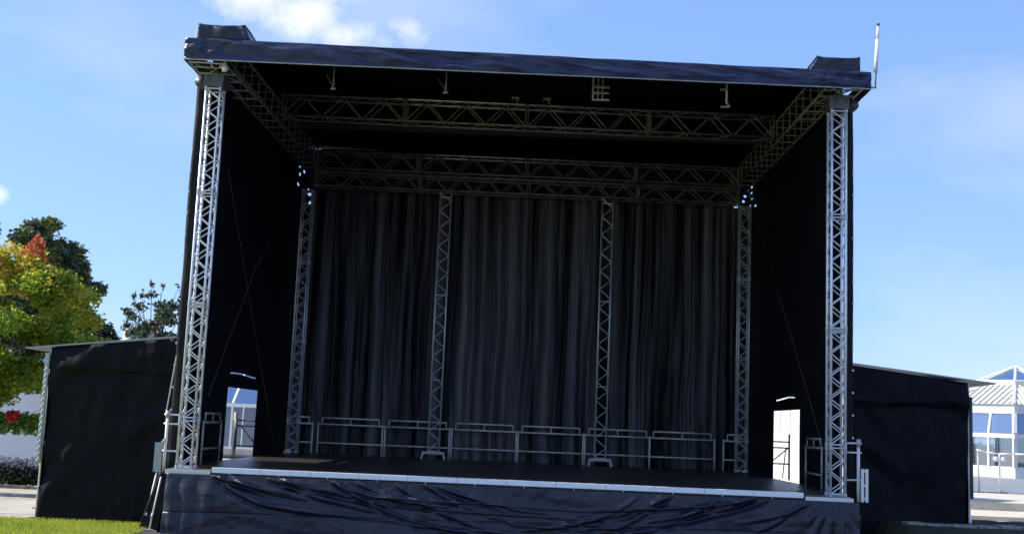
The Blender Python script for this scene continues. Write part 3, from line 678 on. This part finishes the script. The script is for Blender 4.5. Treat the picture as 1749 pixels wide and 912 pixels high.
ring(RO, .37, RO, 1.0, .15).build('plinth', PAVW, pav); ring(RO+.03, 2.6, RO+.03, 2.84, .2).build('transom', PAVW, pav)
ring(RO-.55, 3.98, RO-.50, 4.5, .2).build('fascia', PAVW, pav); ring(2.5, 5.70, 2.5, 5.98, .2).build('lantern_base', PAVW, pav)
ring(RO-.40, 4.503, 2.45, 5.72, .08).build('roof', mat('ribbed_roof_sheet', (.52, .50, .44), .5, 0, .4, var=.08, vscale=2), pav)
rb = MB(); A, B = oct_(RO-.40, 4.53), oct_(2.45, 5.75)
for i in range(8):
    j = (i+1) % 8
    rb.tube(A[i], B[i], .09, 6)
    mid_in = (B[i]+B[j])/2 - (A[i]+A[j])/2
    for k in range(1, 12):
        f = k/12; p = A[i].lerp(A[j], f)
        # ribs run straight up the slope until they meet the hip or the lantern base
        half = (A[j]-A[i]).length/2; off = abs(f-.5)*2*half; top = (B[j]-B[i]).length/2
        frac = 1 if off < top else max(.05, (half-off)/(half-top))
        q = p + mid_in*frac; rb.tube(p, q, .05, 5)
rb.build('roof_ribs', PAVW, pav)
for i in range(8):
    A, B = oct_(RO, 1.0), oct_(RO, 2.6); C, D = oct_(RO-.02, 2.85), oct_(RO-.58, 3.98); j = (i+1) % 8
    wl = MB()
    for P, Q, m, nm in ((A, B, GLASS, 'window'), (C, D, GLASSD, 'sloping_window')):
        w_ = MB().poly(P[i].lerp(PC, .008)+Vector((0, 0, P[i].z*.008)), P[j].lerp(PC, .008)+Vector((0, 0, P[j].z*.008)), Q[j].lerp(PC, .008)+Vector((0, 0, Q[j].z*.008)), Q[i].lerp(PC, .008)+Vector((0, 0, Q[i].z*.008))).build(nm, m, pav)
        for k, wd in ((0, .2), (1/3, .11), (2/3, .11)): MB().bar(P[i].lerp(P[j], k), Q[i].lerp(Q[j], k), wd, wd, (P[j]-P[i]).normalized()).build('mullion', PAVW, w_)
A = oct_(2.45, 5.98); apex = PC + Vector((0, 0, 6.98)); lf = MB(); lg = MB()
for i in range(8):
    lf.tube(A[i], apex, .08, 6); lf.tube(A[i], A[(i+1) % 8], .07, 6); lg.poly(A[i].lerp(PC, .02)+Vector((0, 0, .12)), A[(i+1) % 8].lerp(PC, .02)+Vector((0, 0, .12)), apex-Vector((0, 0, .05)))
gl = lg.build('lantern_glass', GLASSD, pav); lf.build('frame', PAVW, gl)
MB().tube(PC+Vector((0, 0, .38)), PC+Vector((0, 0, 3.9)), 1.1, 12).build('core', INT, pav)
# white barrier on the terrace
t = thing('barrier', (18.4, 23.4, .366), 'white tubular barrier with a curved top rail on the terrace in front of the pavilion', 'barrier')
MB().path([(17.55, 23.4, 1.98), (17.9, 23.4, 1.90), (18.4, 23.4, 1.86), (19.0, 23.4, 1.87), (19.8, 23.4, 1.9), (20.6, 23.4, 1.96)], .03, 8).build('top_rail', WPAINT, t, True)
MB().path([(18.4, 23.4, 1.86), (18.41, 23.4, .55), (18.46, 23.4, .44), (18.62, 23.4, .405), (20.6, 23.4, .405)], .045, 8).build('post', WPAINT, t, True)
MB().tube((17.6, 23.4, 1.97), (17.62, 23.4, .40), .03, 8).build('post', GREYSH, t, True)
for x in (18.27, 18.55): MB().tube((x, 23.36, 1.66), (x, 23.44, 1.66), .1, 14).build('disc', WPAINT, t, True)
for x in (17.5, 18.3): MB().box(x-.30, x+.3, 23.2, 23.6, .370, .40).build('foot', DARKM, t)

# ------------------------------------------------------------------ vegetation
def leaves(name, clumps, n, size, m, parent, seed, shell=.55, droop=0., aspect=1.6):
    """leaf sized quads spread through a set of ellipsoid clumps"""
    r = np.random.default_rng(seed); vol = np.array([c[3]*c[4]*c[5] for c in clumps])**.75; pick = r.choice(len(clumps), n, p=vol/vol.sum())
    cl = np.array(clumps)[pick]
    d = r.normal(size=(n, 3)); d /= np.linalg.norm(d, axis=1)[:, None]
    rad = (shell + (1-shell)*r.random(n))[:, None]*(.55+.45*r.random(n)[:, None]**.5)*1.25
    p = cl[:, :3] + d*rad*cl[:, 3:6]
    a = r.normal(size=(n, 3)); a[:, 2] *= .6; a /= np.linalg.norm(a, axis=1)[:, None]
    b = np.cross(a, r.normal(size=(n, 3))); b /= np.linalg.norm(b, axis=1)[:, None]
    s = (size*(.6+.8*r.random(n)))[:, None]
    v = np.stack([p-a*s*aspect/2, p+b*s*.5, p+a*s*aspect/2, p-b*s*.5], 1).reshape(-1, 3)
    o = parent.location if parent else Vector((0, 0, 0)); v = v - np.array(o)
    me = bpy.data.meshes.new(name); me.vertices.add(4*n); me.vertices.foreach_set('co', v.astype(np.float32).ravel())
    me.loops.add(4*n); me.loops.foreach_set('vertex_index', np.arange(4*n, dtype=np.int32)); me.polygons.add(n)
    me.polygons.foreach_set('loop_start', np.arange(0, 4*n, 4, dtype=np.int32)); me.update(calc_edges=True); me.materials.append(m)
    ob = bpy.data.objects.new(name, me); COL.objects.link(ob); ob.parent = parent
    return ob
def limbs(base, top, clumps, r, parent, n=99):
    b = MB(); base, top = Vector(base), Vector(top); pts = [base.lerp(top, f)+Vector((.06*nz1(f*3, 1), .06*nz1(f*3, 5), 0)) for f in (0, .25, .5, .75, 1)]
    for i in range(4): b.tube(pts[i], pts[i+1], r*(1-.22*i), 10, r*(1-.22*(i+1)))
    for k, c in enumerate(clumps[:n]):
        s = base.lerp(top, .35+.6*((k*37) % 10)/10); e = Vector(c[:3]); m_ = s.lerp(e, .5)+Vector((0, 0, .12*(e-s).length))
        b.tube(s, m_, r*.35, 6, r*.22); b.tube(m_, e, r*.22, 6, r*.07)
    return b.build('trunk', BARK, parent, True)
def clump_set(c, rad, n, cr, seed, fn=None):
    r = random.Random(seed); o = []
    while len(o) < n:
        d = Vector((r.uniform(-1, 1), r.uniform(-1, 1), r.uniform(-1, 1)))
        if d.length > 1 or d.length < .35: continue
        p = Vector(c)+Vector((d.x*rad[0], d.y*rad[1], d.z*rad[2])); k = cr*r.uniform(.65, 1.25)
        if fn and not fn(p): continue
        o.append((p.x, p.y, p.z, k*1.15, k*1.15, k*.75))
    return o
# autumn maple
t = thing('maple_tree', (-13.4, 7.2, 0), 'autumn tree with yellow green and reddish leaves behind the left wing', 'tree')
cl = clump_set((-13.3, 7.2, 3.85), (2.7, 2.2, 2.2), 70, .46, 11, lambda p: p.x < -11.0 and p.z < 6.3 - .62*(p.x+12.5 if p.x > -12.5 else 0))
cl += [(x_, 6.6+.3*nz1(x_, 1), 1.75+.12*nz1(x_*2, 4), .5, .5, .28) for x_ in rng(-14.6, -10.6, .5)]
cl += [(-12.3, 6.9, 5.7, .35, .4, .5), (-12.25, 6.9, 6.1, .2, .25, .3), (-11.0, 7.0, 4.9, .45, .4, .3), (-10.85, 7.0, 4.35, .40, .4, .3), (-10.8, 7.0, 3.6, .4, .45, .4), (-13.3, 6.8, 5.75, .4, .4, .35), (-11.5, 6.9, 5.2, .4, .4, .4)]
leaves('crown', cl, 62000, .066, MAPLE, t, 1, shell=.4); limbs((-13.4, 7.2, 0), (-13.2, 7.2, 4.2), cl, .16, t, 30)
leaves('red_leaves', [(-12.05, 6.0, 1.92, .12, .12, .11)], 160, .10, REDL, t, 8)
# dark evergreen behind
t = thing('evergreen_tree', (-21.6, 28, 0), 'tall dark evergreen tree behind the autumn tree', 'tree')
cl = clump_set((-21.1, 28, 7.3), (1.5, 1.6, 3.1), 44, .60, 21) + [(-21.1, 28, 7.2, 1.2, 1.2, 2.4), (-20.2, 28, 6.4, 1.2, 1.1, 1.6)] + clump_set((-19.8, 28.2, 6.5), (.75, .9, 2.1), 15, .5, 22) + clump_set((-22.3, 27.6, 6.6), (1.2, 1.2, 2.0), 14, .7, 23) + clump_set((-19.2, 28.2, 6.6), (.5, .6, 1.2), 8, .34, 24)
cl += [(-18.3, 27.8, 5.5, .6, .5, .3), (-17.9, 27.9, 5.2, .4, .4, .25), (-18.6, 27.8, 5.0, .7, .5, .4)]
leaves('crown', cl, 75000, .10, DARKL, t, 2, shell=.35, aspect=2.2); limbs((-21.4, 28, 0), (-21.1, 28, 8.5), cl, .25, t, 30)
t = thing('evergreen_tree', (-25.2, 29, 0), 'dark evergreen tree at the left edge, only its outer twigs showing', 'tree')
cl = clump_set((-25.1, 29, 7.2), (1.5, 1.5, 2.9), 22, .7, 31); leaves('crown', cl, 9000, .15, DARKL, t, 3, aspect=2.2); limbs((-25.2, 29, 0), (-25.1, 29, 8.5), cl, .2, t, 15)
# thin tree
t = thing('young_tree', (-14.1, 22, 0), 'sparse grey green tree right above the left wing', 'tree')
cl = clump_set((-14.1, 22, 5.6), (1.15, 1.0, 1.0), 26, .30, 41) + [(-14.35, 22, 6.95, .10, .1, .22), (-13.9, 22, 6.9, .13, .1, .25), (-15.0, 22, 6.45, .1, .1, .2), (-14.7, 22, 6.5, .1, .1, .2), (-15.3, 22, 5.9, .15, .1, .2), (-13.2, 22, 6.5, .15, .1, .3), (-13.3, 22, 6.9, .1, .1, .2), (-15.2, 22, 5.3, .2, .2, .25)]
leaves('crown', cl, 2500, .105, THINL, t, 4, shell=.1); limbs((-14.2, 22, 0), (-14.1, 22, 5.3), cl, .09, t, 34)
# hedge with lavender
t = thing('hedge', (-14, 9.3, 0), 'low dark hedge with pale lilac flower spikes along the path', 'hedge')
cl = [(x, 9.4+.15*nz1(x, 2), .28, .5, .45, .34) for x in rng(-20, -10.6, .35)]
leaves('foliage', cl, 17000, .06, HEDGE, t, 5, shell=.3)
cl = [(x, 9.25+.25*nz1(x*3, 2), .66, .22, .35, .14) for x in rng(-20, -10.6, .2)]
leaves('flowers', cl, 6000, .045, LAV, t, 6, shell=.2, aspect=3)
tag(MB().box(-20, -10.4, 8.78, 8.9, 0, .09).build('kerb', STONE), 'dark kerb stone line along the foot of the hedge', 'kerb')
# plants inside the pavilion and shrubs behind the buildings
for x, y, h_, lab in ((26.9, 46.9, 1.7, 'green leafy plant behind the right pane of the pavilion'), (28.6, 46.4, 1.6, 'green leafy plant inside the pavilion near its right corner')):
    t = thing('indoor_plant', (x, y, .38), lab, 'plant', 'plants inside the pavilion')
    cl = clump_set((x, y, 1.3), (.7, .5, .8), 12, .35, int(x*10)); leaves('foliage', cl, 1500, .16, THINL, t, 7); MB().tube((x, y, .38), (x, y, 1.4), .05, 6).build('stem', BARK, t)
